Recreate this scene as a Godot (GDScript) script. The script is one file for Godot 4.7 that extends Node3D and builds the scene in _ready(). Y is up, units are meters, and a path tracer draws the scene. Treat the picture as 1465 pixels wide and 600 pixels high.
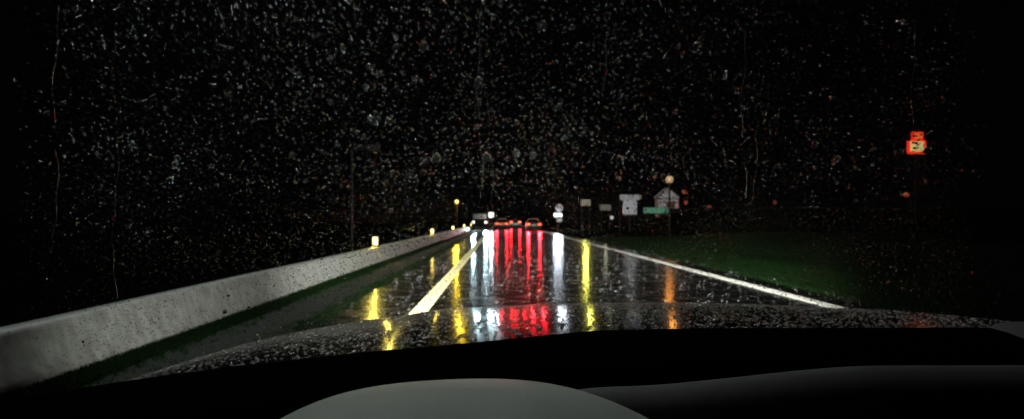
extends Node3D
# Night drive in the rain, seen through the beaded windscreen of a car. y up, metres, the car points along -z.

const EYE := Vector3(0, 1.3, 0)
var rng := RandomNumberGenerator.new()
var used := {}
var M := {}


# ---------------------------------------------------------------- geometry collector
class Geo:
	var st := SurfaceTool.new()
	func _init() -> void:
		st.begin(Mesh.PRIMITIVE_TRIANGLES)
		st.set_smooth_group(-1)
	func smooth(on: bool) -> void:
		st.set_smooth_group(0 if on else -1)
	func tri(a: Vector3, b: Vector3, c: Vector3) -> void:
		st.add_vertex(a); st.add_vertex(b); st.add_vertex(c)
	func tri_out(a: Vector3, b: Vector3, c: Vector3, from: Vector3) -> void:
		if (c - a).cross(b - a).dot((a + b + c) / 3.0 - from) < 0.0:
			tri(a, c, b)
		else:
			tri(a, b, c)
	func quad_out(a: Vector3, b: Vector3, c: Vector3, d: Vector3, from: Vector3) -> void:
		tri_out(a, b, c, from); tri_out(a, c, d, from)
	func box(c: Vector3, s: Vector3, bevel := 0.0) -> void:
		var h := s / 2.0
		var b := minf(bevel, minf(h.x, minf(h.y, h.z)) * 0.8)
		if b <= 0.0:
			for ax in 3:
				for sg in [-1.0, 1.0]:
					var n := Vector3.ZERO; n[ax] = sg * h[ax]
					var u := Vector3.ZERO; u[(ax + 1) % 3] = h[(ax + 1) % 3]
					var v := Vector3.ZERO; v[(ax + 2) % 3] = h[(ax + 2) % 3]
					quad_out(c + n - u - v, c + n + u - v, c + n + u + v, c + n - u + v, c)
			return
		for ax in 3:
			for sg in [-1.0, 1.0]:
				var n := Vector3.ZERO; n[ax] = sg * h[ax]
				var u := Vector3.ZERO; u[(ax + 1) % 3] = h[(ax + 1) % 3] - b
				var v := Vector3.ZERO; v[(ax + 2) % 3] = h[(ax + 2) % 3] - b
				quad_out(c + n - u - v, c + n + u - v, c + n + u + v, c + n - u + v, c)
		for ax in 3:      # bevel strips along axis ax
			var i := (ax + 1) % 3
			var j := (ax + 2) % 3
			for si in [-1.0, 1.0]:
				for sj in [-1.0, 1.0]:
					var p := Vector3.ZERO; p[i] = si * h[i]; p[j] = sj * (h[j] - b)
					var q := Vector3.ZERO; q[i] = si * (h[i] - b); q[j] = sj * h[j]
					var l := Vector3.ZERO; l[ax] = h[ax] - b
					quad_out(c + p - l, c + p + l, c + q + l, c + q - l, c)
		for sx in [-1.0, 1.0]:
			for sy in [-1.0, 1.0]:
				for sz in [-1.0, 1.0]:
					var s3 := Vector3(sx, sy, sz)
					tri_out(c + s3 * Vector3(h.x, h.y - b, h.z - b), c + s3 * Vector3(h.x - b, h.y, h.z - b), c + s3 * Vector3(h.x - b, h.y - b, h.z), c)
	func tube(a: Vector3, b: Vector3, ra: float, rb: float, n := 12, caps := true) -> void:
		var d := (b - a).normalized()
		var u := d.cross(Vector3.UP if absf(d.y) < 0.9 else Vector3.RIGHT).normalized()
		var v := d.cross(u)
		for k in n:
			var t0 := TAU * k / n
			var t1 := TAU * (k + 1) / n
			var e0 := u * cos(t0) + v * sin(t0)
			var e1 := u * cos(t1) + v * sin(t1)
			smooth(true)
			quad_out(a + e0 * ra, a + e1 * ra, b + e1 * rb, b + e0 * rb, (a + b) / 2.0)
			smooth(false)
			if caps:
				tri_out(a, a + e0 * ra, a + e1 * ra, (a + b) / 2.0)
				tri_out(b, b + e0 * rb, b + e1 * rb, (a + b) / 2.0)
	func ball(c: Vector3, r: Vector3, n := 14) -> void:
		smooth(true)
		var m := n / 2
		for i in m:
			for k in n:
				var q := []
				for w in [[i, k], [i, k + 1], [i + 1, k + 1], [i + 1, k]]:
					var f: float = PI * w[0] / m
					var t: float = TAU * w[1] / n
					q.append(c + r * Vector3(sin(f) * cos(t), cos(f), sin(f) * sin(t)))
				quad_out(q[0], q[1], q[2], q[3], c)
		smooth(false)
	func grid(p: Callable, nu: int, nv: int, up := true) -> void:      # p(u, v) with u, v in 0..1
		smooth(true)
		var pts := []
		for i in nu + 1:
			var row := PackedVector3Array()
			for j in nv + 1:
				row.append(p.call(float(i) / nu, float(j) / nv))
			pts.append(row)
		for i in nu:
			for j in nv:
				var a: Vector3 = pts[i][j]
				var b: Vector3 = pts[i + 1][j]
				var c: Vector3 = pts[i + 1][j + 1]
				var d: Vector3 = pts[i][j + 1]
				if up:
					tri(a, c, b); tri(a, d, c)
				else:
					tri(a, b, c); tri(a, c, d)
		smooth(false)
	func done() -> ArrayMesh:
		st.generate_normals()
		st.index()
		return st.commit()


# ---------------------------------------------------------------- node helpers
func numbered(called: String) -> String:
	var k: int = used.get(called, 0)
	used[called] = k + 1
	return called if k == 0 else "%s_%03d" % [called, k]

func thing(called: String, label: String, category: String, at := Vector3.ZERO, group := "") -> Node3D:
	var o := Node3D.new()
	o.name = numbered(called)
	add_child(o)
	o.position = at
	tag(o, label, category, group)
	return o

func tag(o: Node, label: String, category := "", group := "", kind := "") -> void:
	if label: o.set_meta("label", label)
	if category: o.set_meta("category", category)
	if group: o.set_meta("group", group)
	if kind: o.set_meta("kind", kind)

func part(called: String, mesh: Mesh, m: Material, parent: Node = self) -> MeshInstance3D:
	var o := MeshInstance3D.new()
	o.name = called if parent != self else numbered(called)
	o.mesh = mesh
	o.material_override = m
	parent.add_child(o, true)
	return o

func struct(called: String, mesh: Mesh, m: Material) -> MeshInstance3D:
	var o := part(called, mesh, m)
	o.set_meta("kind", "structure")
	return o

func lin(c: Color) -> Color:
	return c.linear_to_srgb()

func mat(c: Color, rough: float, metal := 0.0, spec := 0.5) -> StandardMaterial3D:
	var m := StandardMaterial3D.new()
	m.albedo_color = lin(c)
	m.roughness = rough
	m.metallic = metal
	m.metallic_specular = spec
	return m

func glow(c: Color, energy: float) -> StandardMaterial3D:
	var m := mat(Color(0.02, 0.02, 0.02), 0.4)
	m.emission_enabled = true
	m.emission = lin(c)
	m.emission_energy_multiplier = energy
	return m

func noise_tex(freq: float, lo: Color, hi: Color, seed_: int, size := 512, octaves := 4, lo_at := 0.2, hi_at := 0.8) -> NoiseTexture2D:
	var n := FastNoiseLite.new()
	n.seed = seed_
	n.frequency = freq
	n.noise_type = FastNoiseLite.TYPE_SIMPLEX_SMOOTH
	n.fractal_octaves = octaves
	var g := Gradient.new()
	g.offsets = PackedFloat32Array([lo_at, hi_at])
	g.colors = PackedColorArray([lo, hi])
	var t := NoiseTexture2D.new()
	t.width = size; t.height = size
	t.seamless = true
	t.noise = n
	t.color_ramp = g
	return t

func tri_map(m: StandardMaterial3D, scale: float, tex: Texture2D, height: Texture2D = null, relief := 0.0, rough: Texture2D = null) -> StandardMaterial3D:
	m.uv1_triplanar = true
	m.uv1_world_triplanar = true
	m.uv1_scale = Vector3.ONE * scale
	if tex: m.albedo_texture = tex
	if rough:
		m.roughness_texture = rough
	if height:
		m.heightmap_enabled = true
		m.heightmap_texture = height
		m.heightmap_scale = relief
	return m

func omni(parent: Node, at: Vector3, c: Color, energy: float, size := 0.1) -> OmniLight3D:
	var l := OmniLight3D.new()
	l.name = "light"
	l.light_color = lin(c)
	l.light_energy = energy
	l.light_size = size
	l.omni_range = 300.0
	l.omni_attenuation = 2.0
	l.shadow_enabled = true
	parent.add_child(l, true)
	l.position = at
	return l

func spot(parent: Node, at: Vector3, towards: Vector3, c: Color, energy: float, half_angle: float, size := 0.1, blend := 1.0) -> SpotLight3D:
	var l := SpotLight3D.new()
	l.name = "light"
	l.light_color = lin(c)
	l.light_energy = energy
	l.light_size = size
	l.spot_range = 300.0
	l.spot_attenuation = 2.0
	l.spot_angle = half_angle
	l.spot_angle_attenuation = blend
	l.shadow_enabled = true
	parent.add_child(l, true)
	var d := towards.normalized()
	var up := Vector3.UP if absf(d.y) < 0.95 else Vector3.FORWARD
	l.transform = Transform3D(Basis.looking_at(d, up), at)
	return l


# ---------------------------------------------------------------- the place
func hill(x: float, z: float) -> float:      # height of the land beside the road
	var d := -z
	var y := -0.03
	y += 2.3 * smoothstep(9.0, 18.0, x) * smoothstep(52.0, 74.0, d)
	y += 0.12 * smoothstep(5.8, 7.5, x)
	y -= 2.6 * smoothstep(-4.4, -12.0, x)
	y += 0.10 * sin(x * 0.31 + 1.3) * sin(z * 0.17) * smoothstep(6.0, 9.0, absf(x))
	return y

func _ready() -> void:
	rng.seed = 20240611

	# ---- camera, sky, sun, exposure
	var cam := Camera3D.new()
	cam.name = "camera"
	cam.fov = rad_to_deg(2.0 * atan(300.0 / 1200.0))
	cam.near = 0.03
	cam.far = 3000.0
	var optics := CameraAttributesPhysical.new()      # a 48 mm lens on a 24 mm high frame, stopped down, set to the glass
	optics.frustum_focal_length = 48.0
	optics.frustum_near = 0.03
	optics.frustum_far = 3000.0
	optics.frustum_focus_distance = 0.8
	optics.exposure_aperture = 22.0
	cam.attributes = optics
	cam.position = EYE
	cam.rotation = Vector3(15.0 / 1200.0, -18.5 / 1200.0, 0)
	add_child(cam)
	cam.current = true

	var env := Environment.new()
	env.background_mode = Environment.BG_SKY
	var sm := ProceduralSkyMaterial.new()
	sm.sky_top_color = lin(Color(0.0004, 0.0004, 0.0005))
	sm.sky_horizon_color = lin(Color(0.0006, 0.0006, 0.0007))
	sm.ground_horizon_color = lin(Color(0.0004, 0.0004, 0.0004))
	sm.ground_bottom_color = lin(Color(0.0002, 0.0002, 0.0002))
	var sky := Sky.new()
	sky.sky_material = sm
	env.sky = sky
	env.tonemap_mode = Environment.TONE_MAPPER_LINEAR
	env.tonemap_exposure = 1.0
	env.sdfgi_enabled = true
	env.ssao_enabled = true
	env.ssil_enabled = true
	var we := WorldEnvironment.new()
	we.name = "world"
	we.environment = env
	add_child(we)

	var moon := DirectionalLight3D.new()
	moon.name = "moonlight"
	moon.light_energy = 0.2
	moon.light_color = lin(Color(0.93, 1.0, 0.95))
	moon.light_angular_distance = 8.0
	moon.sky_mode = DirectionalLight3D.SKY_MODE_LIGHT_ONLY
	moon.shadow_enabled = true
	add_child(moon)
	moon.transform = Transform3D(Basis.looking_at(-Vector3(-0.16, 0.64, -0.70).normalized(), Vector3.UP), Vector3.ZERO)

	make_materials()
	land()
	road()
	barrier()
	far_things()
	traffic()
	own_car()


func make_materials() -> void:
	var grain := noise_tex(0.05, Color(0.35, 0.35, 0.35), Color(1, 1, 1), 3, 512, 5)
	var fine := noise_tex(0.11, Color(0, 0, 0), Color(1, 1, 1), 7, 512, 3)
	var patches := noise_tex(0.006, Color(0.45, 0.45, 0.45), Color(1, 1, 1), 11, 512, 4, 0.3, 0.7)
	M.asphalt = tri_map(mat(Color(0.005, 0.0055, 0.006), 0.8, 0.0, 0.08), 0.5, grain, fine, 0.2, patches)
	M.asphalt.clearcoat_enabled = true
	M.asphalt.clearcoat = 1.0
	M.asphalt.clearcoat_roughness = 0.15
	M.asphalt.clearcoat_texture = noise_tex(0.035, Color(0.12, 0.12, 0.12), Color(1, 1, 1), 17, 1024, 5, 0.3, 0.62)
	M.gravel = tri_map(mat(Color(0.034, 0.05, 0.037), 0.8, 0.0, 0.2), 0.6, grain, fine, 0.6)
	M.paint_white = tri_map(mat(Color(0.78, 0.8, 0.74), 0.5), 1.5, noise_tex(0.03, Color(0.6, 0.6, 0.58), Color(1, 1, 1), 5, 256))
	M.paint_yellow = tri_map(mat(Color(0.8, 0.74, 0.3), 0.5), 1.5, noise_tex(0.03, Color(0.6, 0.6, 0.58), Color(1, 1, 1), 6, 256))
	M.soil = tri_map(mat(Color(0.005, 0.007, 0.004), 0.95, 0.0, 0.0), 0.3, grain)
	M.grass = mat(Color(1, 1, 1), 0.6, 0.0, 0.2)
	M.grass.vertex_color_use_as_albedo = true
	M.concrete = tri_map(mat(Color(0.46, 0.49, 0.465), 0.6), 0.35, noise_tex(0.012, Color(0.78, 0.78, 0.77), Color(1, 1, 1), 21, 1024, 5, 0.25, 0.75), fine, 0.04)
	M.metal_dark = mat(Color(0.006, 0.006, 0.006), 0.6, 0.0, 0.2)
	M.metal_grey = mat(Color(0.2, 0.2, 0.2), 0.4, 0.8)
	M.tyre = mat(Color(0.012, 0.012, 0.012), 0.7)
	M.chrome = mat(Color(0.6, 0.6, 0.6), 0.2, 1.0)
	M.wall_white = tri_map(mat(Color(0.6, 0.58, 0.55), 0.8), 0.8, grain)
	M.roof_tile = tri_map(mat(Color(0.3, 0.27, 0.25), 0.8), 0.8, grain)
	M.black_window = mat(Color(0.01, 0.011, 0.012), 0.1)
	M.car_black = mat(Color(0.003, 0.003, 0.0034), 0.13, 0.0, 0.26)
	M.dash_black = tri_map(mat(Color(0.0012, 0.0012, 0.0012), 0.95, 0.0, 0.03), 60.0, null, fine, 0.03)
	M.dash_grey = tri_map(mat(Color(0.075, 0.077, 0.075), 0.55, 0.0, 0.3), 30.0, null, fine, 0.02)
	M.trim = tri_map(mat(Color(0.09, 0.09, 0.09), 0.7, 0.0, 0.2), 30.0, null, fine, 0.02)
	M.cowl = tri_map(mat(Color(0.46, 0.5, 0.46), 0.5, 0.0, 0.35), 30.0, null, fine, 0.02)
	M.water = mat(Color(1, 1, 1, 1), 0.075)
	M.water.albedo_color = Color(0.92, 0.94, 0.95, 0.0)
	M.water.refraction_enabled = true
	M.water.refraction_scale = 0.033
	M.beads = M.water.duplicate()
	M.beads.roughness = 0.07
	M.beads.albedo_color = Color(1, 1, 1, 0.2)
	M.splash = mat(Color(0.55, 0.58, 0.6), 0.2)
	M.pane = mat(Color(1, 1, 1), 0.0)
	M.pane.albedo_color = Color(1, 1, 1, 0.0)
	M.pane.metallic_specular = 0.1
	M.pane.transparency = BaseMaterial3D.TRANSPARENCY_ALPHA


func land() -> void:
	var xs := [-600.0, -250.0, -120.0, -60.0, -30.0, -18.0, -12.0, -9.0, -7.5, -6.0, -4.6, -3.6, -2.0, 0.0, 2.0, 4.0, 5.3, 5.8, 6.3, 6.8, 7.5, 8.5, 10.0, 12.0, 14.0, 16.0, 18.0, 22.0, 28.0, 36.0, 50.0, 90.0, 200.0, 600.0]
	var zs := [60.0, 20.0, 0.0]
	for k in range(1, 60): zs.append(-2.0 * k - 0.03 * k * k)
	zs.append_array([-300.0, -450.0, -800.0, -1500.0])
	var g := Geo.new()
	var f := func(u: float, v: float) -> Vector3:
		var x: float = xs[roundi(u * (xs.size() - 1))]
		var z: float = zs[roundi(v * (zs.size() - 1))]
		return Vector3(x, hill(x, z), z)
	g.grid(f, xs.size() - 1, zs.size() - 1, true)
	struct("ground", g.done(), M.soil)

	# grass on the right-hand verge and in the strip at the foot of the barrier: nobody could count it
	var blades := func(many: int, place: Callable, called: String, label: String, height: float, tone: float) -> void:
		var st := SurfaceTool.new()
		st.begin(Mesh.PRIMITIVE_TRIANGLES)
		for k in 7:
			var a := rng.randf() * TAU
			var r := rng.randf() * 0.08
			var p := Vector3(cos(a) * r, -0.02, sin(a) * r)
			var lean := Vector3(rng.randf_range(-0.5, 0.5), 1.0, rng.randf_range(-0.5, 0.5)).normalized()
			var h := rng.randf_range(0.6, 1.0)
			var w := Vector3(cos(a * 3.0), 0, sin(a * 3.0)) * 0.06
			var tip := p + lean * h + Vector3(lean.x, -0.15, lean.z) * 0.25
			var mid := p + lean * h * 0.55
			st.add_vertex(p - w); st.add_vertex(mid); st.add_vertex(p + w)
			st.add_vertex(p - w * 0.7 + lean * h * 0.4); st.add_vertex(tip); st.add_vertex(p + w * 0.7 + lean * h * 0.4)
		st.generate_normals()
		var mm := MultiMesh.new()
		mm.transform_format = MultiMesh.TRANSFORM_3D
		mm.use_colors = true
		mm.mesh = st.commit()
		mm.instance_count = many
		for k in many:
			var q: Vector3 = place.call()
			var s := height * rng.randf_range(0.6, 1.3)
			var b := Basis(Vector3.UP, rng.randf() * TAU).scaled(Vector3(s * 1.3, s, s * 1.3))
			mm.set_instance_transform(k, Transform3D(b, q))
			var t := rng.randf()
			mm.set_instance_color(k, Color(0.005 + 0.012 * t * t, 0.026 + 0.024 * t, 0.004 + 0.003 * t) * tone)
		var o := MultiMeshInstance3D.new()
		o.name = called
		o.multimesh = mm
		o.material_override = M.grass
		add_child(o, true)
		tag(o, label, "grass", "", "stuff")
	var right := func() -> Vector3:
		var d := 7.0 + 50.0 * pow(rng.randf(), 1.2)
		var x := 5.75 + (4.0 + d * 0.34) * pow(rng.randf(), 1.2)
		return Vector3(x, hill(x, -d), -d)
	blades.call(130000, right, "verge_grass", "wet green grass on the verge right of the white line", 0.12, 0.42)
	var left := func() -> Vector3:
		var d := 4.0 + 50.0 * pow(rng.randf(), 1.6)
		var x := -3.66 + absf(rng.randfn(0.0, 0.22)) if rng.randf() < 0.7 else rng.randfn(-2.38, 0.12)
		return Vector3(x, hill(x, -d), -d)
	blades.call(15000, left, "barrier_grass", "dark grass strip along the foot of the concrete barrier", 0.07, 0.34)


func road() -> void:
	var g := Geo.new()
	var f := func(u: float, v: float) -> Vector3:
		return Vector3(-2.3 + 7.95 * u, 0.0, 30.0 - 430.0 * v)
	g.grid(f, 8, 60, true)
	for s in [[-2.3, -1.0], [5.65, 1.0]]:
		g.quad_out(Vector3(s[0], 0, 30), Vector3(s[0], 0, -400), Vector3(s[0], -0.15, -400), Vector3(s[0], -0.15, 30), Vector3(1.5, -0.05, -185))
	var r := struct("road", g.done(), M.asphalt)
	# thermoplastic lines with raised ribs, which stand up to the headlamps
	var line := func(x: float, w: float, m: Material, called: String) -> void:
		var l := Geo.new()
		var z := 6.0
		var k := 0
		while z > -330.0:
			var step := 0.11 if z > -60.0 else 0.3
			var jog := 0.004 * sin(k * 1.7)
			var a := x - w / 2 + jog
			var b := x + w / 2 + jog
			var z1 := z - step
			l.quad_out(Vector3(a, 0.014, z), Vector3(b, 0.014, z), Vector3(b, 0.014, z - step * 0.4), Vector3(a, 0.014, z - step * 0.4), Vector3(x, -1, z))
			l.quad_out(Vector3(a, 0.005, z), Vector3(b, 0.005, z), Vector3(b, 0.014, z), Vector3(a, 0.014, z), Vector3(x, 0, z - 1))
			l.quad_out(Vector3(a, 0.014, z - step * 0.4), Vector3(b, 0.014, z - step * 0.4), Vector3(b, 0.005, z - step * 0.42), Vector3(a, 0.005, z - step * 0.42), Vector3(x, 0, z + 1))
			l.quad_out(Vector3(a, 0.005, z - step * 0.42), Vector3(b, 0.005, z - step * 0.42), Vector3(b, 0.005, z1), Vector3(a, 0.005, z1), Vector3(x, -1, z))
			z = z1
			k += 1
		part(called, l.done(), m, r)
	line.call(-1.13, 0.21, M.paint_yellow, "centre_line")
	line.call(4.98, 0.2, M.paint_white, "edge_line")
	# rain bouncing off the road, lit by our own headlamps
	var spray := MultiMesh.new()
	spray.transform_format = MultiMesh.TRANSFORM_3D
	spray.mesh = drop_mesh(77, 2, 6, 0.1, 0.0, 1.0)
	spray.instance_count = 3000
	var i := 0
	while i < 3000:
		var d := 9.0 + 40.0 * pow(rng.randf(), 1.1)
		var c := Vector3(rng.randf_range(-2.2, 5.6), 0.0, -d)
		for k in rng.randi_range(1, 3):
			if i == 3000: break
			var r2 := rng.randf_range(0.0030, 0.0060) * lerpf(0.65, 1.25, smoothstep(9.0, 25.0, d))
			spray.set_instance_transform(i, Transform3D(Basis(Vector3.UP, rng.randf() * TAU).scaled(Vector3(r2, r2 * rng.randf_range(1.0, 2.6), r2)), c + Vector3(rng.randfn(0, 0.03), 0.016 + absf(rng.randfn(0, 0.06)), rng.randfn(0, 0.03))))
			i += 1
	var so := MultiMeshInstance3D.new()
	so.name = "rain_splashes"
	so.multimesh = spray
	so.material_override = M.splash
	add_child(so, true)
	tag(so, "bright specks of rain splashing up from the wet road", "rain", "", "stuff")
	var s := Geo.new()
	var fs := func(u: float, v: float) -> Vector3:
		var z := 30.0 - 330.0 * v
		return Vector3(-3.3 + 0.98 * u + 0.03 * sin(z * 0.9 + u), 0.0 - 0.012 * (1.0 - u), z)
	s.grid(fs, 6, 300, true)
	var sh := struct("shoulder", s.done(), M.gravel)
	sh.position.y = -0.006


func barrier() -> void:
	var g := Geo.new()
	var prof := [Vector2(-3.66, -0.1), Vector2(-3.66, 0.07), Vector2(-3.72, 0.12), Vector2(-3.80, 0.40), Vector2(-3.825, 0.435), Vector2(-3.87, 0.445), Vector2(-3.98, 0.445), Vector2(-4.02, 0.42), Vector2(-4.12, 0.1), Vector2(-4.16, -1.0)]
	var f := func(u: float, v: float) -> Vector3:
		var q: Vector2 = prof[roundi(u * (prof.size() - 1))]
		var z := 20.0 - 280.0 * v
		var k := 0.008 * sin(z * 0.37) + 0.004 * sin(z * 1.9)
		return Vector3(q.x + k, q.y + k * 0.5, z)
	g.grid(f, prof.size() - 1, 280, false)
	var b := thing("concrete_barrier", "long low pale concrete barrier along the left side of the road", "barrier")
	part("wall", g.done(), M.concrete, b)
	# amber marker lights on its top
	var proto: Node3D = null
	var names := ["nearest and tallest looking amber marker light on top of the concrete barrier", "second amber marker light along the barrier, next beyond the nearest one", "third amber marker light from the near end of the barrier",
		"fourth amber marker light along the barrier, small and far", "fifth amber marker light along the barrier, a bright dot", "farthest amber marker light on the barrier, beside the oncoming truck"]
	var k := 0
	for d in [26.5, 49.0, 71.0, 94.0, 117.0, 140.0]:
		var m: Node3D
		if proto == null:
			m = thing("marker_light", names[0], "marker light", Vector3(-3.9, 0.445, -d), "amber marker lights on the barrier")
			var bs := Geo.new(); bs.box(Vector3(0, 0.02, 0), Vector3(0.2, 0.04, 0.16), 0.008)
			part("base", bs.done(), M.metal_dark, m)
			var ho := Geo.new(); ho.box(Vector3(0, 0.19, -0.035), Vector3(0.2, 0.3, 0.05), 0.01)
			part("housing", ho.done(), M.metal_dark, m)
			var le := Geo.new(); le.box(Vector3(0, 0.19, 0.025), Vector3(0.16, 0.26, 0.06), 0.012)
			part("lamp_lens", le.done(), glow(Color(1.0, 0.88, 0.42), 1.6), m)
			omni(m, Vector3(0, 0.19, 0.12), Color(1.0, 0.72, 0.1), 0.9, 0.07)
			proto = m
		else:
			m = proto.duplicate()
			m.name = numbered("marker_light")
			add_child(m)
			m.position = Vector3(-3.9, 0.445, -d)
			tag(m, names[k])
		k += 1


func post(o: Node3D, h: float, r0 := 0.07, r1 := 0.05, x := 0.0) -> void:
	var g := Geo.new()
	g.tube(Vector3(x, -0.3, 0), Vector3(x, h, 0), r0, r1)
	part("post", g.done(), M.metal_dark, o)


func stand(x: float, d: float) -> Vector3:
	return Vector3(x, hill(x, -d), -d)


func far_things() -> void:
	# hooded street lamp behind the barrier: its shade hides the bulb from here, its light falls on the road
	var at := stand(-7.0, 40.0)
	var o := thing("street_lamp", "tall hooded street lamp behind the barrier, unlit side towards the road user", "street lamp", at)
	var top := 4.7 - at.y
	post(o, top, 0.055, 0.045)
	var g := Geo.new(); g.tube(Vector3(0, top - 0.05, 0), Vector3(0.9, top + 0.15, 0), 0.04, 0.035)
	part("arm", g.done(), M.metal_dark, o)
	g = Geo.new(); g.box(Vector3(1.0, top + 0.16, 0), Vector3(0.6, 0.08, 0.34), 0.02)
	g.box(Vector3(1.0, top + 0.03, 0.165), Vector3(0.6, 0.2, 0.02)); g.box(Vector3(1.0, top + 0.03, -0.165), Vector3(0.6, 0.2, 0.02))
	part("lamp_hood", g.done(), M.metal_dark, o)
	g = Geo.new(); g.box(Vector3(1.0, top + 0.10, 0), Vector3(0.5, 0.03, 0.26))
	part("lamp_lens", g.done(), glow(Color(1, 0.8, 0.35), 1.0), o)
	spot(o, Vector3(1.0, top - 0.08, 0.0), Vector3(0.35, -0.75, 0.55), Color(1.0, 0.78, 0.12), 9.0, 66.0, 0.12, 0.3)

	# yellow lantern beyond the barrier
	at = stand(-4.45, 88.0)
	o = thing("lantern_post", "small star bright yellow lantern on a post beyond the barrier", "lantern", at)
	top = 3.2 - at.y
	post(o, top - 0.2)
	g = Geo.new(); g.ball(Vector3(0, top, 0), Vector3(0.17, 0.2, 0.17), 10)
	part("lamp_globe", g.done(), glow(Color(1.0, 0.78, 0.32), 2.0), o)
	g = Geo.new(); g.tube(Vector3(0, top + 0.17, 0), Vector3(0, top + 0.3, 0), 0.2, 0.03)
	part("cap", g.done(), M.metal_dark, o)
	omni(o, Vector3(0.0, top, 0.4), Color(1.0, 0.66, 0.03), 12.0, 0.15)

	# floodlight mast on the right
	at = stand(6.5, 92.0)
	o = thing("floodlight_mast", "short mast with two white floodlights and a dim round lamp, right of the taillights", "floodlight", at)
	post(o, 2.9 - at.y)
	g = Geo.new(); g.box(Vector3(0, 1.82 - at.y, -0.12), Vector3(1.0, 0.08, 0.08), 0.01)
	part("crossbar", g.done(), M.metal_dark, o)
	for sx in [-0.27, 0.2]:
		g = Geo.new(); g.box(Vector3(sx, 1.82 - at.y, 0.02), Vector3(0.42, 0.46, 0.16), 0.05)
		part("floodlight_housing", g.done(), M.metal_dark, o)
		g = Geo.new(); g.box(Vector3(sx, 1.82 - at.y, 0.11), Vector3(0.36, 0.40, 0.03), 0.01)
		part("floodlight_lens", g.done(), glow(Color(0.95, 0.97, 1.0), 2.0), o)
		omni(o, Vector3(sx, 1.82 - at.y, 0.35), Color(0.8, 0.9, 1.0), 5.5, 0.3)
	g = Geo.new(); g.ball(Vector3(0.1, 2.62 - at.y, 0.05), Vector3(0.42, 0.42, 0.2), 16)
	part("round_lamp", g.done(), glow(Color(0.9, 0.92, 0.95), 0.16), o)
	g = Geo.new(); g.box(Vector3(0.12, 1.25 - at.y, 0.0), Vector3(0.6, 0.34, 0.2), 0.05)
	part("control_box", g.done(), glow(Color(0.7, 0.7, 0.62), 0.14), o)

	# dim lit panels right of the mast
	panel_sign("yellow_panel_sign", "dim yellowish illuminated panel sign on two posts, between floodlights and white pylon", Vector3(7.45, 2.78, -72), Vector2(0.9, 0.62), Color(0.9, 0.9, 0.5), 0.07, Color(0.95, 0.9, 0.12), 5.5)
	panel_sign("grey_panel_sign", "faint grey green panel sign standing just left of the white pylon", Vector3(10.3, 2.5, -81), Vector2(1.1, 0.62), Color(0.8, 0.85, 0.6), 0.05, Color(0.9, 0.9, 0.6), 0.3)
	at = stand(12.4, 92.0)
	o = thing("path_lamp", "tiny round white path lamp low in the grass left of the white pylon", "lamp", at)
	post(o, 1.45 - at.y)
	g = Geo.new(); g.ball(Vector3(0, 1.55 - at.y, 0.0), Vector3(0.19, 0.19, 0.19), 12)
	part("lamp_globe", g.done(), glow(Color(0.95, 0.95, 0.95), 0.5), o)

	# white pylon with a wider cap
	at = stand(10.95, 70.0)
	o = thing("pylon_sign", "glowing white pylon sign with a wider cap, left of the green strip", "sign", at)
	post(o, 3.3 - at.y, 0.05, 0.05, -0.86)
	g = Geo.new(); g.tube(Vector3(0, -0.2, 0), Vector3(0, 1.75 - at.y, 0), 0.1, 0.1)
	part("foot", g.done(), M.metal_dark, o)
	g = Geo.new(); g.box(Vector3(0, 2.36 - at.y, 0), Vector3(1.12, 1.22, 0.3), 0.03)
	part("sign_body", g.done(), glow(Color(0.92, 0.93, 0.98), 0.19), o)
	g = Geo.new(); g.box(Vector3(-0.02, 3.19 - at.y, 0.03), Vector3(1.56, 0.42, 0.38), 0.03)
	part("sign_cap", g.done(), glow(Color(0.92, 0.93, 0.96), 0.17), o)
	g = Geo.new(); g.box(Vector3(0.86, 3.22 - at.y, 0.03), Vector3(0.18, 0.34, 0.3), 0.02)
	part("amber_end_sign", g.done(), glow(Color(1.0, 0.75, 0.3), 0.09), o)
	g = Geo.new(); g.box(Vector3(0, 2.975 - at.y, 0.16), Vector3(1.14, 0.02, 0.03))
	part("trim", g.done(), M.metal_dark, o)
	g = Geo.new(); g.box(Vector3(0.0, 1.73 - at.y, 0.0), Vector3(1.2, 0.05, 0.34))
	part("trim", g.done(), M.metal_dark, o)
	omni(o, Vector3(0, 2.4 - at.y, 0.6), Color(0.9, 0.95, 1.0), 0.15, 0.5)

	# long green strip
	at = stand(14.0, 74.0)
	o = thing("green_sign", "long low green illuminated strip sign between white pylon and gabled kiosk", "sign", at)
	for sx in [-1.0, 1.0]: post(o, 2.0 - at.y, 0.05, 0.05, sx)
	g = Geo.new(); g.box(Vector3(-0.02, 2.14 - at.y, 0.0), Vector3(2.42, 0.56, 0.16), 0.02)
	part("sign_box", g.done(), M.metal_dark, o)
	g = Geo.new(); g.box(Vector3(-0.02, 2.14 - at.y, 0.095), Vector3(2.36, 0.5, 0.03), 0.008)
	part("sign_face", g.done(), glow(Color(0.16, 0.62, 0.36), 0.22), o)
	for k in 5:
		g = Geo.new(); g.box(Vector3(-1.0 + 0.48 * k, 2.14 - at.y, 0.118), Vector3(0.02, 0.5, 0.012))
		part("mullion", g.done(), M.metal_dark, o)

	kiosk()

	# globe lamp over the kiosk
	at = stand(10.2, 50.0)
	o = thing("globe_lamp", "round glowing globe lamp on a dark post above the gabled kiosk", "street lamp", at)
	top = 3.72 - at.y
	post(o, top - 0.2)
	g = Geo.new(); g.ball(Vector3(0, top, 0), Vector3(0.22, 0.22, 0.22), 18)
	part("lamp_globe", g.done(), glow(Color(1.0, 0.82, 0.48), 0.30), o)
	g = Geo.new(); g.tube(Vector3(0, top - 0.28, 0), Vector3(0, top - 0.19, 0), 0.08, 0.13)
	part("collar", g.done(), M.metal_dark, o)
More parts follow.
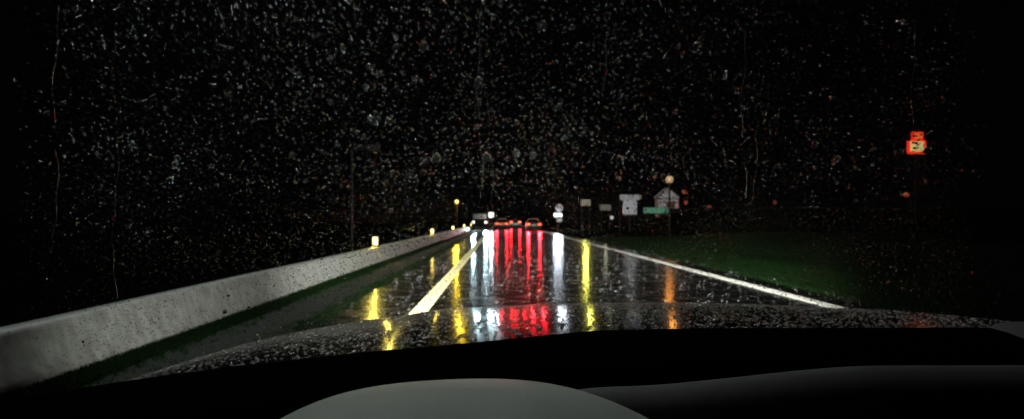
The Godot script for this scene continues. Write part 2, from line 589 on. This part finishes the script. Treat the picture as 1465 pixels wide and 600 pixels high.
	omni(o, Vector3(-0.1, top, 0.35), Color(1.0, 0.36, 0.06), 1.1, 0.2)

	# red and yellow illuminated sign
	at = stand(22.6, 45.0)
	o = thing("red_sign", "bright red illuminated sign with a yellow face, high on a pole far right", "sign", at)
	post(o, 5.0 - at.y, 0.08, 0.06)
	g = Geo.new(); g.box(Vector3(0, 5.25 - at.y, 0), Vector3(0.98, 0.74, 0.2), 0.05)
	part("glowing_frame", g.done(), glow(Color(1.0, 0.02, 0.005), 0.75), o)
	g = Geo.new(); g.box(Vector3(-0.02, 5.27 - at.y, 0.11), Vector3(0.74, 0.54, 0.03), 0.01)
	part("sign_face", g.done(), glow(Color(0.72, 0.74, 0.26), 0.5), o)
	g = Geo.new(); g.box(Vector3(0.05, 5.84 - at.y, 0), Vector3(0.6, 0.44, 0.2), 0.05)
	part("glowing_frame", g.done(), glow(Color(1.0, 0.02, 0.005), 0.75), o)
	g = Geo.new(); g.box(Vector3(0.05, 5.83 - at.y, 0.11), Vector3(0.44, 0.28, 0.03), 0.01)
	part("upper_sign_face", g.done(), glow(Color(0.85, 0.16, 0.04), 0.6), o)
	omni(o, Vector3(0, 5.3 - at.y, 0.8), Color(1.0, 0.12, 0.03), 1.0, 0.3)

	# little red lamps on thin poles about the lot
	var reds := [[16.6, 75.0, 3.8, 0.17, 0.25, "highest small red lamp, right of the globe lamp"], [16.75, 75.0, 2.85, 0.15, 0.2, "small red lamp beside the right wall of the kiosk"],
		[18.9, 75.0, 2.4, 0.2, 0.09, "dim red lamp standing alone right of the kiosk"], [24.8, 75.0, 2.86, 0.17, 0.10, "dim orange red lamp midway between kiosk and red sign"],
		[29.4, 60.0, 3.12, 0.17, 0.32, "orange lamp low under the tall red sign"]]
	for r in reds:
		at = stand(r[0], r[1])
		o = thing("red_lamp", r[5], "lamp", at, "small red lamps in the lot on the right")
		post(o, r[2] - at.y - 0.1, 0.03, 0.025)
		g = Geo.new(); g.ball(Vector3(0, r[2] - at.y, 0), Vector3.ONE * r[3], 10)
		part("lamp_globe", g.done(), glow(Color(1.0, 0.12, 0.03), r[4]), o)
		g = Geo.new(); g.tube(Vector3(0, r[2] - at.y - 0.24, 0), Vector3(0, r[2] - at.y - 0.12, 0), 0.05, 0.09)
		part("collar", g.done(), M.metal_dark, o)
	panel_sign("pale_panel_sign", "faint pale panel sign alone in the dark below the dim orange lamp", Vector3(27.9, 1.85 + 0.35, -75), Vector2(1.1, 0.5), Color(0.75, 0.8, 0.65), 0.035, Color(1, 1, 1), 0.0)


func panel_sign(called: String, label: String, c: Vector3, size: Vector2, color: Color, strength: float, light_color: Color, energy: float) -> void:
	var at := Vector3(c.x, hill(c.x, c.z), c.z)
	var o := thing(called, label, "sign", at)
	for sx in [-0.35, 0.35]: post(o, c.y - at.y, 0.04, 0.04, sx * size.x)
	var g := Geo.new(); g.box(Vector3(0, c.y - at.y, 0), Vector3(size.x, size.y, 0.16), 0.03)
	part("sign_box", g.done(), M.metal_dark, o)
	g = Geo.new(); g.box(Vector3(0, c.y - at.y, 0.09), Vector3(size.x - 0.08, size.y - 0.08, 0.04), 0.015)
	part("sign_face", g.done(), glow(color, strength), o)
	if energy > 0.0: spot(o, Vector3(0, c.y - at.y, 0.15), Vector3(-0.1, -0.1, 1), light_color, energy, 60.0, 0.2, 0.6)


func kiosk() -> void:
	var at := stand(15.2, 75.0)
	var o := thing("kiosk", "small white gabled kiosk with a dark doorway below the globe lamp", "kiosk", at)
	var y := 2.36 - at.y
	var g := Geo.new()
	g.box(Vector3(0, y / 2.0 - 0.2, -0.9), Vector3(1.7, y + 0.36, 1.7))
	part("plinth", g.done(), M.metal_dark, o)
	g = Geo.new()       # front wall with a doorway, side and back walls
	g.box(Vector3(-0.52, y + 0.42, 0), Vector3(0.66, 0.84, 0.1)); g.box(Vector3(0.72, y + 0.42, 0), Vector3(0.26, 0.84, 0.1)); g.box(Vector3(0.20, y + 0.71, 0), Vector3(0.78, 0.26, 0.098))
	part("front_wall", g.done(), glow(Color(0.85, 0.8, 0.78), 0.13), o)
	g = Geo.new()
	g.box(Vector3(-0.8, y + 0.42, -0.9), Vector3(0.1, 0.84, 1.69)); g.box(Vector3(0.8, y + 0.42, -0.9), Vector3(0.1, 0.84, 1.69)); g.box(Vector3(0, y + 0.42, -1.75), Vector3(1.5, 0.84, 0.1))
	part("side_wall", g.done(), M.wall_white, o)
	g = Geo.new(); g.box(Vector3(0.2, y + 0.29, -0.12), Vector3(0.78, 0.57, 0.05))
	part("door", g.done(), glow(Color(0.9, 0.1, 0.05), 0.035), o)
	g = Geo.new(); g.box(Vector3(0.88, y + 0.4, 0.03), Vector3(0.05, 0.8, 0.08))
	part("red_trim_sign", g.done(), glow(Color(0.95, 0.12, 0.05), 0.22), o)
	g = Geo.new(); g.box(Vector3(0, y + 0.87, 0.03), Vector3(1.9, 0.06, 0.16))
	part("gutter", g.done(), M.metal_dark, o)
	g = Geo.new()
	var a := Vector3(-0.98, y + 0.91, 0.1); var b := Vector3(0.98, y + 0.91, 0.1); var c := Vector3(0, y + 1.76, 0.1)
	var back := Vector3(0, 0, -2.0)
	g.tri_out(a, b, c, Vector3(0, y + 1.2, -1)); g.tri_out(a + Vector3(0, 0, -0.08), b + Vector3(0, 0, -0.08), c + Vector3(0, 0, -0.08), Vector3(0, y + 1.2, 0.06))
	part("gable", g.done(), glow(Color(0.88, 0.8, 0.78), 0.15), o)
	g = Geo.new()
	for s in [a, b]:
		var n: Vector3 = Vector3(signf(s.x) * 0.05, 0.06, 0)
		g.quad_out(s + n, c + Vector3(0, 0.07, 0), c + Vector3(0, 0.07, 0) + back, s + n + back, Vector3(0, y, -1))
		g.quad_out(s, c, c + back, s + back, Vector3(0, y + 5, -1))
	part("roof", g.done(), M.roof_tile, o)


# ---------------------------------------------------------------- other vehicles
func car_body(sec: Array, half: float) -> ArrayMesh:
	# sec: [z, bottom, belt, top, roof half width share]
	var g := Geo.new()
	var ring := func(s: Array) -> Array:
		var w := half
		var rw: float = w * s[4]
		return [Vector3(-w * 0.86, s[1], s[0]), Vector3(-w * 0.98, s[1] + 0.12, s[0]), Vector3(-w, lerpf(s[1], s[2], 0.6), s[0]), Vector3(-w * 0.95, s[2], s[0]), Vector3(-rw, s[3] - 0.05, s[0]), Vector3(-rw * 0.85, s[3], s[0]),
			Vector3(rw * 0.85, s[3], s[0]), Vector3(rw, s[3] - 0.05, s[0]), Vector3(w * 0.95, s[2], s[0]), Vector3(w, lerpf(s[1], s[2], 0.6), s[0]), Vector3(w * 0.98, s[1] + 0.12, s[0]), Vector3(w * 0.86, s[1], s[0])]
	var c := Vector3(0, 0.7, 0)
	for k in sec.size() - 1:
		var p: Array = ring.call(sec[k])
		var q: Array = ring.call(sec[k + 1])
		var mid := Vector3(0, 0.6, (sec[k][0] + sec[k + 1][0]) / 2.0)
		for i in p.size():
			var j := (i + 1) % p.size()
			g.quad_out(p[i], p[j], q[j], q[i], mid)
	for k in [0, sec.size() - 1]:
		var p: Array = ring.call(sec[k])
		for i in range(1, p.size() - 1):
			g.tri_out(p[0], p[i], p[i + 1], c)
	return g.done()


func wheels(o: Node3D, half: float, zs: Array, r: float) -> void:
	for z in zs:
		for s in [-1.0, 1.0]:
			var g := Geo.new()
			g.tube(Vector3(s * (half - 0.2), r, z), Vector3(s * half, r, z), r, r, 20)
			var w := part("wheel", g.done(), M.tyre, o)
			g = Geo.new()
			g.tube(Vector3(s * (half - 0.02), r, z), Vector3(s * (half + 0.012), r, z), r * 0.62, r * 0.58, 16)
			part("rim", g.done(), M.metal_grey, w)


func sedan(label: String, at: Vector3, paint: Material, lamp_y: float, bar: bool, tail_energy: float) -> Node3D:
	# rear end at local z = 0, the car points to -z
	var o := thing("car", label, "car", at, "cars ahead in the rain")
	var half := 0.88
	part("body", car_body([[0.0, 0.36, 0.86, 0.90, 0.9], [-0.08, 0.28, 0.92, 0.98, 0.88], [-0.45, 0.26, 0.95, 1.02, 0.86], [-0.95, 0.26, 0.96, 1.40, 0.68], [-1.5, 0.26, 0.96, 1.47, 0.66], [-2.5, 0.26, 0.95, 1.45, 0.66], [-3.3, 0.26, 0.93, 1.0, 0.84], [-4.1, 0.28, 0.84, 0.88, 0.84], [-4.4, 0.36, 0.66, 0.7, 0.8]], half), paint, o)
	var g := Geo.new()
	g.quad_out(Vector3(-0.66, 1.05, -0.44), Vector3(0.66, 1.05, -0.44), Vector3(0.54, 1.36, -0.885), Vector3(-0.54, 1.36, -0.885), Vector3(0, 0.6, -1.5))
	part("rear_window", g.done(), M.black_window, o)
	g = Geo.new(); g.box(Vector3(0, 0.47, 0.03), Vector3(1.66, 0.2, 0.14), 0.05)
	part("bumper", g.done(), mat(Color(0.02, 0.02, 0.02), 0.4, 0.0, 0.3), o)
	g = Geo.new(); g.box(Vector3(0, 0.70, 0.012), Vector3(0.5, 0.12, 0.02), 0.004)
	part("number_plate", g.done(), mat(Color(0.6, 0.6, 0.55), 0.5), o)
	for s in [-1.0, 1.0]:
		g = Geo.new(); g.box(Vector3(s * 0.66, lamp_y, 0.0), Vector3(0.42, 0.2, 0.12), 0.03)
		var t := part("tail_light", g.done(), glow(Color(1.0, 0.07, 0.02), 2.6), o)
		g = Geo.new(); g.box(Vector3(s * 0.58, lamp_y, 0.07), Vector3(0.14, 0.1, 0.03), 0.01)
		part("lamp_bulb", g.done(), glow(Color(1.0, 0.4, 0.12), 2.6), t)
		spot(o, Vector3(s * 0.66, lamp_y, 0.12), Vector3(0, -0.05, 1), Color(1.0, 0.012, 0.02), tail_energy, 55.0, 0.14, 0.5)
	if bar:
		g = Geo.new(); g.box(Vector3(0, lamp_y, 0.0), Vector3(0.94, 0.07, 0.06), 0.01)
		part("light_bar", g.done(), glow(Color(1.0, 0.12, 0.03), 2.2), o)
	g = Geo.new(); g.box(Vector3(0, 1.385, -0.93), Vector3(0.4, 0.04, 0.04), 0.008)
	part("brake_light", g.done(), glow(Color(1.0, 0.06, 0.02), 0.35), o)
	wheels(o, half, [-0.9, -3.55], 0.32)
	return o


func traffic() -> void:
	sedan("car with a red light bar in the left lane ahead, leftmost taillights", Vector3(0.36, 0, -110), mat(Color(0.004, 0.004, 0.005), 0.3, 0.0, 0.3), 0.80, true, 10.0)
	sedan("dark car with high round taillights between the two nearer cars", Vector3(2.45, 0, -126), mat(Color(0.012, 0.012, 0.014), 0.25), 1.0, false, 9.0)
	sedan("car with the brightest orange red taillights at the right of the lane ahead", Vector3(4.05, 0, -97), mat(Color(0.005, 0.004, 0.004), 0.3, 0.0, 0.3), 0.80, false, 26.0)

	# oncoming box truck
	var o := thing("truck", "oncoming box truck with white headlamps and a big white work lamp", "truck", Vector3(-2.45, 0, -106))
	var g := Geo.new(); g.box(Vector3(0, 1.7, -3.4), Vector3(2.2, 2.5, 4.4), 0.05)
	part("cargo_box", g.done(), mat(Color(0.004, 0.004, 0.004), 0.7, 0.0, 0.1), o)
	g = Geo.new(); g.box(Vector3(0, 1.35, -0.55), Vector3(1.96, 1.7, 1.1), 0.12)
	part("cab", g.done(), mat(Color(0.004, 0.004, 0.0045), 0.5, 0.0, 0.2), o)
	g = Geo.new(); g.box(Vector3(0, 1.75, 0.0), Vector3(1.7, 0.62, 0.03), 0.01)
	part("windscreen", g.done(), M.black_window, o)
	g = Geo.new(); g.box(Vector3(0, 0.6, 0.05), Vector3(2.0, 0.28, 0.16), 0.04)
	part("bumper", g.done(), M.metal_dark, o)
	for s in [-1.0, 1.0]:
		g = Geo.new(); g.box(Vector3(s * 0.78, 1.02, 0.02), Vector3(0.3, 0.26, 0.1), 0.03)
		part("headlight", g.done(), glow(Color(1.0, 0.97, 0.85), 2.4), o)
		spot(o, Vector3(s * 0.78, 1.02, 0.12), Vector3(0, -0.05, 1), Color(0.62, 0.92, 1.0), 26.0, 50.0, 0.25, 0.6)
	g = Geo.new(); g.tube(Vector3(0.95, 1.75, -0.1), Vector3(1.45, 1.92, 0.0), 0.025, 0.025)
	part("lamp_arm", g.done(), M.metal_dark, o)
	g = Geo.new(); g.box(Vector3(1.45, 1.92, 0.06), Vector3(0.6, 0.6, 0.14), 0.14)
	part("work_light", g.done(), glow(Color(0.97, 0.98, 1.0), 2.2), o)
	spot(o, Vector3(1.45, 1.92, 0.2), Vector3(0, -0.05, 1), Color(0.85, 0.93, 1.0), 10.0, 55.0, 0.25, 0.6)
	wheels(o, 1.0, [-0.7, -4.4], 0.42)


# ---------------------------------------------------------------- the car we sit in
func crest(x: float) -> float:      # height of the dashboard's far edge
	var c := [[-1.0, 1.02], [-0.565, 1.097], [-0.407, 1.121], [-0.296, 1.136], [-0.217, 1.144], [-0.154, 1.151], [-0.09, 1.156], [-0.011, 1.163], [0.068, 1.171], [0.116, 1.175], [0.226, 1.177], [0.6, 1.177], [1.5, 1.165]]
	for k in c.size() - 1:
		if x <= c[k + 1][0]:
			return lerpf(c[k][1], c[k + 1][1], clampf((x - c[k][0]) / (c[k + 1][0] - c[k][0]), 0, 1))
	return c[-1][1]


func pane_at(x: float, t: float) -> Vector3:      # the windscreen's outer face; t runs from its base (1.02) to its top (0.5)
	return Vector3(x, 2.005 - 0.855 * t, -t + 0.10 * (x - 0.3) * (x - 0.3))


func hood_y(x: float, t: float) -> float:
	var q := t - 1.1
	var y := 1.146 - 0.030 * q - 0.0266 * q * q
	var u := absf(x - 0.4)
	y -= 0.088 * pow(u, 2.3)
	if u > 0.92: y -= 1.6 * (u - 0.92) * (u - 0.92)
	y -= 0.3 * pow(maxf(0.0, x - 0.9), 2.0)
	y += 0.006 * exp(-pow((u - 0.55) / 0.07, 2.0))      # two soft ridges
	return y


func own_car() -> void:
	var car := thing("own_car", "wet black car seen from its driver's seat, with beaded windscreen, hood and dark dashboard", "car")

	# bonnet
	var g := Geo.new()
	var hf := func(u: float, v: float) -> Vector3:
		var x := lerpf(-0.62, 1.42, u)
		var t := lerpf(1.06, 2.75, v)
		var y := hood_y(x, t)
		y -= 3.0 * pow(maxf(0.0, t - 2.5), 2.0)
		return Vector3(x, y, -t)
	g.grid(hf, 60, 50, true)
	var hood := part("hood", g.done(), M.car_black, car)
	for s in [-0.62, 1.42]:
		g = Geo.new()
		var c := Vector3(0.4, 0.6, -1.9)
		var prev := Vector3.ZERO
		for k in 11:
			var t := lerpf(1.06, 2.75, k / 10.0)
			var p := Vector3(s, hood_y(s, t) - 3.0 * pow(maxf(0.0, t - 2.5), 2.0), -t)
			if k: g.quad_out(prev, p, Vector3(p.x, 0.35, p.z), Vector3(prev.x, 0.35, prev.z), c)
			prev = p
		part("fender", g.done(), M.car_black, car)
	g = Geo.new(); g.box(Vector3(0.4, 0.62, -2.72), Vector3(2.0, 0.55, 0.12), 0.05)
	part("front_bumper", g.done(), M.car_black, car)
	for s in [-0.7, 0.7]:
		g = Geo.new(); g.box(Vector3(0.4 + s, 0.74, -2.8), Vector3(0.34, 0.18, 0.06), 0.02)
		part("headlight", g.done(), glow(Color(1, 0.97, 0.88), 1.0), car)
		spot(car, Vector3(0.4 + s, 0.74, -2.9), Vector3(0.0, -0.022, -1.0), Color(1.0, 0.99, 0.9), 72.0 if s < 0.0 else 1350.0, 44.0 if s < 0.0 else 25.5, 0.08, 1.0)

	# dashboard: a black top pad behind the glass and the padded front that faces the seats
	g = Geo.new()
	var rows := [[-1.02, -0.14], [-0.99, -0.03], [-0.97, -0.006], [-0.95, 0.0], [-0.92, -0.001], [-0.86, -0.007], [-0.81, -0.014], [-0.795, -0.018], [-0.79, -0.03]]
	var df := func(u: float, v: float) -> Vector3:
		var x := lerpf(-0.95, 1.45, u)
		var r: Array = rows[roundi(v * (rows.size() - 1))]
		return Vector3(x, crest(x * 0.95 / -r[0] if r[0] > -0.95 else x) + r[1], r[0])
	g.grid(df, 90, rows.size() - 1, false)
	part("dashboard_top", g.done(), M.dash_black, car)
	var front := func(x0: float, x1: float, off: float) -> ArrayMesh:
		var f := Geo.new()
		var rr := [[-0.789, -0.05], [-0.788, -0.02], [-0.782, -0.0135], [-0.775, -0.013], [-0.765, -0.016], [-0.752, -0.024], [-0.738, -0.038], [-0.725, -0.06], [-0.715, -0.09], [-0.708, -0.14], [-0.70, -0.55]]
		var ff := func(u: float, v: float) -> Vector3:
			var x := lerpf(x0, x1, u)
			var r: Array = rr[roundi(v * (rr.size() - 1))]
			var e := smoothstep(0.0, 0.03, minf(u, 1.0 - u))
			return Vector3(x, crest(x * 1.2) + r[1] + off - 0.006 * (1.0 - e) - 0.017 * (1.0 - smoothstep(0.12, 0.36, x)), r[0])
		f.grid(ff, 80, rr.size() - 1, false)
		return f.done()
	part("passenger_pad", front.call(-0.02, 1.45, 0.0), M.dash_grey, car)
	part("driver_pad", front.call(-0.95, -0.023, -0.022), M.dash_black, car)
	g = Geo.new()
	var vf := func(u: float, v: float) -> Vector3:
		var x := lerpf(0.54, 0.9, u)
		return Vector3(x, 1.160 + 0.024 * smoothstep(0.0, 0.09, u) - 0.018 * v * v, lerpf(-0.95, -0.845, v))
	g.grid(vf, 14, 10, false)
	part("corner_trim", g.done(), M.trim, car)

	# cowl over the instruments
	g = Geo.new()
	var cf := func(u: float, v: float) -> Vector3:
		var a := PI * u
		var z := lerpf(-0.80, -0.42, v)
		var k := 1.0 - pow(absf(z + 0.645) / 0.225, 2.2)
		k = maxf(k, 0.0)
		return Vector3(-0.028 - 0.222 * cos(a), 1.0485 + 0.124 * sin(a) * (0.55 + 0.45 * k) - 0.03 * (1.0 - k) + 0.0012 * sin(u * 22.0 + 0.6), z)
	g.grid(cf, 48, 24, false)
	part("instrument_cowl", g.done(), M.cowl, car)

	# shell round the seats
	g = Geo.new()
	var rf := func(u: float, v: float) -> Vector3:
		var x := lerpf(-0.62, 1.42, u)
		return Vector3(x, 1.585 + 0.05 * sin(PI * u), lerpf(-0.47 + 0.10 * (x - 0.3) * (x - 0.3), 1.6, v))
	g.grid(rf, 12, 6, true)
	part("roof", g.done(), M.dash_black, car)
	for s in [-0.62, 1.42]:
		g = Geo.new(); g.tube(pane_at(s, 1.04), pane_at(s, 0.48), 0.045, 0.04, 10)
		part("windscreen_pillar", g.done(), M.dash_black, car)
		g = Geo.new(); g.box(Vector3(s, 0.72, 0.2), Vector3(0.08, 0.7, 2.4), 0.02)
		part("door", g.done(), M.dash_black, car)
	g = Geo.new(); g.box(Vector3(0.4, 0.95, 1.6), Vector3(2.0, 1.3, 0.08))
	part("rear_panel", g.done(), M.dash_black, car)

	windscreen(car)
	beads_on_hood(hood)


func drop_mesh(seed_: int, rings: int, segs: int, wobble: float, sag: float, height := 0.46) -> ArrayMesh:
	# a closed bead of water of radius 1 on the plane y = 0, +z is downhill
	var r := RandomNumberGenerator.new()
	r.seed = seed_
	var ph := [r.randf() * TAU, r.randf() * TAU, r.randf() * TAU]
	var pt := func(i: int, k: int) -> Vector3:
		var f := float(i) / rings
		var a := TAU * k / segs
		var rad := 1.0 + wobble * (0.5 * sin(2.0 * a + ph[0]) + 0.35 * sin(3.0 * a + ph[1]) + 0.25 * sin(5.0 * a + ph[2]))
		var rr := sin(f * PI / 2.0)
		var y := height * cos(f * PI / 2.0)
		var z := sin(a) * rr * rad
		return Vector3(cos(a) * rr * rad, y * (1.0 + sag * 0.6 * z), z * (1.0 + (sag * 0.6 if z > 0.0 else 0.0)) + sag * 0.15 * y)
	var g := Geo.new()
	g.smooth(true)
	var c := Vector3(0, height * 0.3, 0)
	for i in rings:
		for k in segs:
			var a: Vector3 = pt.call(i, k)
			var b: Vector3 = pt.call(i, k + 1)
			var d: Vector3 = pt.call(i + 1, k + 1)
			var e: Vector3 = pt.call(i + 1, k)
			if i == 0:
				g.tri_out(a, d, e, c)
			else:
				g.quad_out(a, b, d, e, c)
	g.smooth(false)
	for k in segs:
		g.tri_out(Vector3.ZERO, pt.call(rings, k), pt.call(rings, k + 1), Vector3(0, 1, 0))
	return g.done()


func pane_frame(x: float, t: float) -> Basis:
	var p := pane_at(x, t)
	var right := (pane_at(x + 0.001, t) - p).normalized()
	var down := (pane_at(x, t + 0.001) - p).normalized()
	var out := down.cross(right).normalized()
	if out.z > 0.0: out = -out
	down = right.cross(out).normalized()
	return Basis(right, out, down)


func windscreen(car: Node3D) -> void:
	var g := Geo.new()
	var f := func(u: float, v: float) -> Vector3: return pane_at(lerpf(-0.62, 1.42, u), lerpf(0.47, 1.03, v))
	g.grid(f, 20, 8, true)
	var pane := part("windscreen", g.done(), M.pane, car)

	var clump := FastNoiseLite.new()
	clump.seed = 4
	clump.frequency = 9.0
	var pick := func() -> Vector2:      # where rain sits: everywhere but the wiped ends of the glass
		while true:
			var t := sqrt(rng.randf_range(0.60 * 0.60, 1.02 * 1.02))
			var s := rng.randf_range(-0.60, 0.62)
			var keep := smoothstep(-0.55, -0.44, s) * (1.0 - smoothstep(0.52 + 0.0, 0.60, s + 0.25 * maxf(0.0, t - 0.86)))
			keep *= (0.65 + 0.6 * clump.get_noise_2d(s * t, t)) * lerpf(1.0, 0.85, smoothstep(0.76, 0.86, t))
			keep *= lerpf(1.0, 0.25, smoothstep(0.84, 0.9, t) * (1.0 - smoothstep(-0.3, -0.12, s)))
			if rng.randf() < keep: return Vector2(s * t, t)
		return Vector2.ZERO
	# the 300 largest drops, each by itself
	var shapes := []
	for k in 7: shapes.append(drop_mesh(100 + k, 7, 18, 0.16, 0.25 + 0.1 * k, 0.5))
	for k in 300:
		var q: Vector2 = pick.call()
		var r := rng.randf_range(0.0017, 0.0030) if rng.randf() < 0.85 else rng.randf_range(0.0033, 0.0050)
		if q.y > 0.79: r *= 0.55
		var o := part("raindrop", shapes[k % 7], M.water, pane)
		var b := pane_frame(q.x, q.y)
		o.transform = Transform3D(b * Basis(Vector3.UP, rng.randf_range(-0.3, 0.3)) * Basis.from_scale(Vector3(r, r, r * rng.randf_range(1.0, 1.35))), pane_at(q.x, q.y) + b.y * 0.0003)
	# the rest of them, too small and too many to count
	var many := 56000
	var mm := MultiMesh.new()
	mm.transform_format = MultiMesh.TRANSFORM_3D
	mm.mesh = drop_mesh(31, 4, 10, 0.12, 0.2, 0.5)
	mm.instance_count = many
	for k in many:
		var q: Vector2 = pick.call()
		var r := 0.00036 + 0.0010 * pow(rng.randf(), 3.0)
		if q.y > 0.79: r = lerpf(r, 0.00055, 0.7)
		var b := pane_frame(q.x, q.y)
		mm.set_instance_transform(k, Transform3D(b * Basis(Vector3.UP, rng.randf_range(-0.5, 0.5)) * Basis.from_scale(Vector3(r, r, r * rng.randf_range(0.9, 1.3))), pane_at(q.x, q.y) + b.y * 0.0003))
	var fine := MultiMeshInstance3D.new()
	fine.name = "fine_raindrops"
	fine.multimesh = mm
	fine.material_override = M.water
	fine.set_meta("kind", "stuff")
	pane.add_child(fine, true)
	# trails of water that ran down the glass
	for r in [[-0.395, 0.60, 0.86, 0.0007], [-0.345, 0.66, 0.93, 0.0005], [-0.018, 0.60, 0.80, 0.0008], [-0.008, 0.7, 0.83, 0.0005], [0.235, 0.60, 0.80, 0.0007], [0.10, 0.60, 0.70, 0.0008], [0.245, 0.74, 0.86, 0.0005], [-0.135, 0.60, 0.68, 0.0006], [0.40, 0.62, 0.75, 0.0005]]:
		var tr := Geo.new()
		tr.smooth(true)
		var ph := rng.randf() * 10.0
		var prev := []
		var n := 46
		for k in n + 1:
			var t: float = lerpf(r[1], r[2], float(k) / n)
			var x: float = r[0] * (t / 0.8) + 0.0022 * sin(t * 40.0 + ph) + 0.001 * sin(t * 130.0 + ph)
			var b := pane_frame(x, t)
			var w: float = 0.7 * r[3] * (0.55 + 0.6 * absf(sin(t * 90.0 + ph * 2.0))) * (1.0 if sin(t * 55.0 + ph) > -0.75 else 0.15)
			var p := pane_at(x, t) + b.y * 0.0003
			var ring := [p - b.x * w, p - b.x * w * 0.6 + b.y * w * 0.5, p + b.y * w * 0.7, p + b.x * w * 0.6 + b.y * w * 0.5, p + b.x * w]
			if k:
				for i in 5:
					tr.quad_out(prev[i], prev[(i + 1) % 5], ring[(i + 1) % 5], ring[i], p + b.y * w * 0.25)
			prev = ring
		part("water_trail", tr.done(), M.water, pane)


func beads_on_hood(hood: Node3D) -> void:
	var many := 21000
	var mm := MultiMesh.new()
	mm.transform_format = MultiMesh.TRANSFORM_3D
	mm.mesh = drop_mesh(57, 4, 10, 0.15, 0.05, 0.55)
	mm.instance_count = many
	for k in many:
		var t := rng.randf_range(1.1, 2.6)
		var x := rng.randf_range(-0.6, 1.4)
		var y := hood_y(x, t) - 3.0 * pow(maxf(0.0, t - 2.5), 2.0)
		var r := 0.0009 + 0.0022 * pow(rng.randf(), 3.0)
		var n := Vector3(hood_y(x - 0.01, t) - hood_y(x + 0.01, t), 0.02, hood_y(x, t + 0.01) - hood_y(x, t - 0.01)).normalized()
		var b := Basis(Quaternion(Vector3.UP, n)) * Basis(Vector3.UP, rng.randf() * TAU)
		mm.set_instance_transform(k, Transform3D(b * Basis.from_scale(Vector3(r, r * rng.randf_range(0.7, 1.2), r * rng.randf_range(0.9, 1.4))), Vector3(x, y + 0.0003, -t)))
	var o := MultiMeshInstance3D.new()
	o.name = "water_beads"
	o.multimesh = mm
	o.material_override = M.beads
	o.set_meta("kind", "stuff")
	hood.add_child(o, true)
